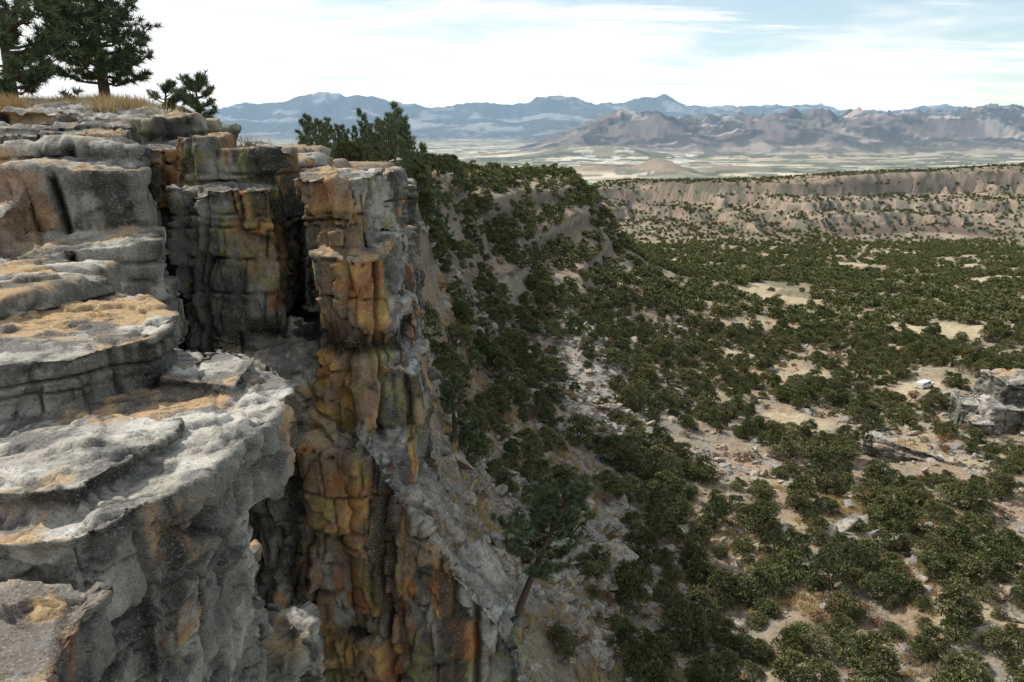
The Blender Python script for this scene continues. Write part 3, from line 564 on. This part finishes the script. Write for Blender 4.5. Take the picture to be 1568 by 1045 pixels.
# parked pickup camper
def boxpart(nm,dims,loc,mat,parent,bev=.06,taper=0):
    bm=bmesh.new(); bmesh.ops.create_cube(bm,size=1)
    for v in bm.verts:
        k=1-taper if v.co.z>0 else 1; v.co.x*=dims[0]*k; v.co.y*=dims[1]*(1-taper*.4 if v.co.z>0 else 1); v.co.z*=dims[2]
    bmesh.ops.bevel(bm,geom=bm.edges[:],offset=bev,segments=2,affect='EDGES')
    me=bpy.data.meshes.new(nm); bm.to_mesh(me); bm.free(); me.materials.append(mat); o=link(bpy.data.objects.new(nm,me)); o.location=loc; o.parent=parent; return o
def simple(nm,c,r=.4,sp=.5):
    m,T=newmat(nm); P_=T.node('ShaderNodeTexCoord').outputs['Object']; finish(T,bsdf(T,T.mix(T.noise(P_,3,4),[k*.9 for k in c],c),r,None,sp),False); return m
wp=simple('white_paint',(.62,.64,.66)); gl=simple('window_glass',(.03,.04,.05),.1); rb=simple('tyre_rubber',(.02,.02,.02),.9)
e=link(bpy.data.objects.new('pickup_truck',None)); e.location=(60,104.5,hz(60,104.5)+.05); e.rotation_euler=(0,0,.6); e.scale=(.66,.66,.66)
boxpart('body',(5.0,1.85,.6),(0,0,.75),wp,e,.12); boxpart('cab',(1.9,1.7,.7),(.3,0,1.35),wp,e,.1,.2); boxpart('camper_shell',(2.1,1.75,.75),(-1.45,0,1.35),wp,e,.1,.05)
boxpart('windows',(1.5,1.74,.38),(.3,0,1.38),gl,e,.04,.12); boxpart('shell_windows',(1.5,1.79,.3),(-1.45,0,1.4),gl,e,.03)
for i,(px,py) in enumerate([(1.5,.85),(1.5,-.85),(-1.5,.85),(-1.5,-.85)]):
    bm=bmesh.new(); bmesh.ops.create_cone(bm,cap_ends=True,segments=20,radius1=.38,radius2=.38,depth=.24); me=bpy.data.meshes.new('wheel'); bm.to_mesh(me); bm.free(); me.materials.append(rb)
    o=link(bpy.data.objects.new('wheel_%d'%(i+1),me)); o.location=(px,py,.38); o.rotation_euler=(math.pi/2,0,0); o.parent=e
# ------------------------------------------------------------------ sky and sun
el,azm=math.radians(47),math.radians(-58)
w=bpy.data.worlds.new('World'); scene.world=w; w.use_nodes=True; w.node_tree.nodes.clear(); T=NT(w.node_tree)
sk=T.node('ShaderNodeTexSky',sky_type='NISHITA'); sk.sun_disc=False; sk.sun_elevation=el; sk.sun_rotation=azm; sk.altitude=1800; sk.dust_density=1.5
b1=T.node('ShaderNodeBackground'); T.l.new(T.mix(1.0,sk.outputs[0],(1.03,1.06,.93),'MULTIPLY'),b1.inputs[0]); b1.inputs[1].default_value=.15
D=T.node('ShaderNodeTexCoord').outputs['Generated']; sp=T.node('ShaderNodeSeparateXYZ'); T.l.new(D,sp.inputs[0]); zc=T.math('MAXIMUM',sp.outputs[2],0.0)
den=T.math('ADD',zc,.09); cv=T.node('ShaderNodeCombineXYZ'); T.set(cv.inputs[0],T.math('DIVIDE',sp.outputs[0],den)); T.set(cv.inputs[1],T.math('DIVIDE',sp.outputs[1],den))
n1=T.noise(cv.outputs[0],.55,4,.58); n2=T.noise(T.vm('MULTIPLY',cv.outputs[0],(.5,1.6,1)),1.1,5,.6)
bias=T.math('MULTIPLY',sp.outputs[0],-.36)
hz_=T.math('MULTIPLY',T.math('SUBTRACT',1.0,T.ss(zc,.0,.16)),.30)
s_=T.math('ADD',T.math('ADD',n1,bias),hz_)
f=T.math('MAXIMUM',T.ss(s_,.40,.62),T.math('MULTIPLY',T.ss(n2,.50,.66),.85))
f=T.math('MULTIPLY_ADD',f,.76,.22)
b2=T.node('ShaderNodeBackground'); T.set(b2.inputs[0],T.mix(T.ss(n2,.3,.6),(.78,.86,.90),(1,1,1))); b2.inputs[1].default_value=1.18
mx=T.node('ShaderNodeMixShader'); T.set(mx.inputs[0],f); T.l.new(b1.outputs[0],mx.inputs[1]); T.l.new(b2.outputs[0],mx.inputs[2])
T.l.new(mx.outputs[0],T.node('ShaderNodeOutputWorld').inputs[0])
w.cycles.sampling_method='MANUAL'; w.cycles.sample_map_resolution=256
ld=bpy.data.lights.new('sun','SUN'); ld.energy=5.0; ld.angle=math.radians(.5); ld.color=(1,.95,.87); lo_=link(bpy.data.objects.new('sun',ld))
d=Vector((math.sin(azm)*math.cos(el),math.cos(azm)*math.cos(el),math.sin(el))); lo_.rotation_euler=d.to_track_quat('Z','Y').to_euler()
cam=bpy.data.cameras.new('camera'); co=link(bpy.data.objects.new('camera',cam)); cam.sensor_width=36; cam.lens=26.68; cam.clip_end=60000; cam.clip_start=.05
co.location=(0,0,0); co.rotation_euler=(math.radians(90-15.7),0,0); scene.camera=co
scene.view_settings.view_transform='Standard'; scene.view_settings.look='None'; scene.view_settings.exposure=0
print('TOTAL',time.time()-T0)
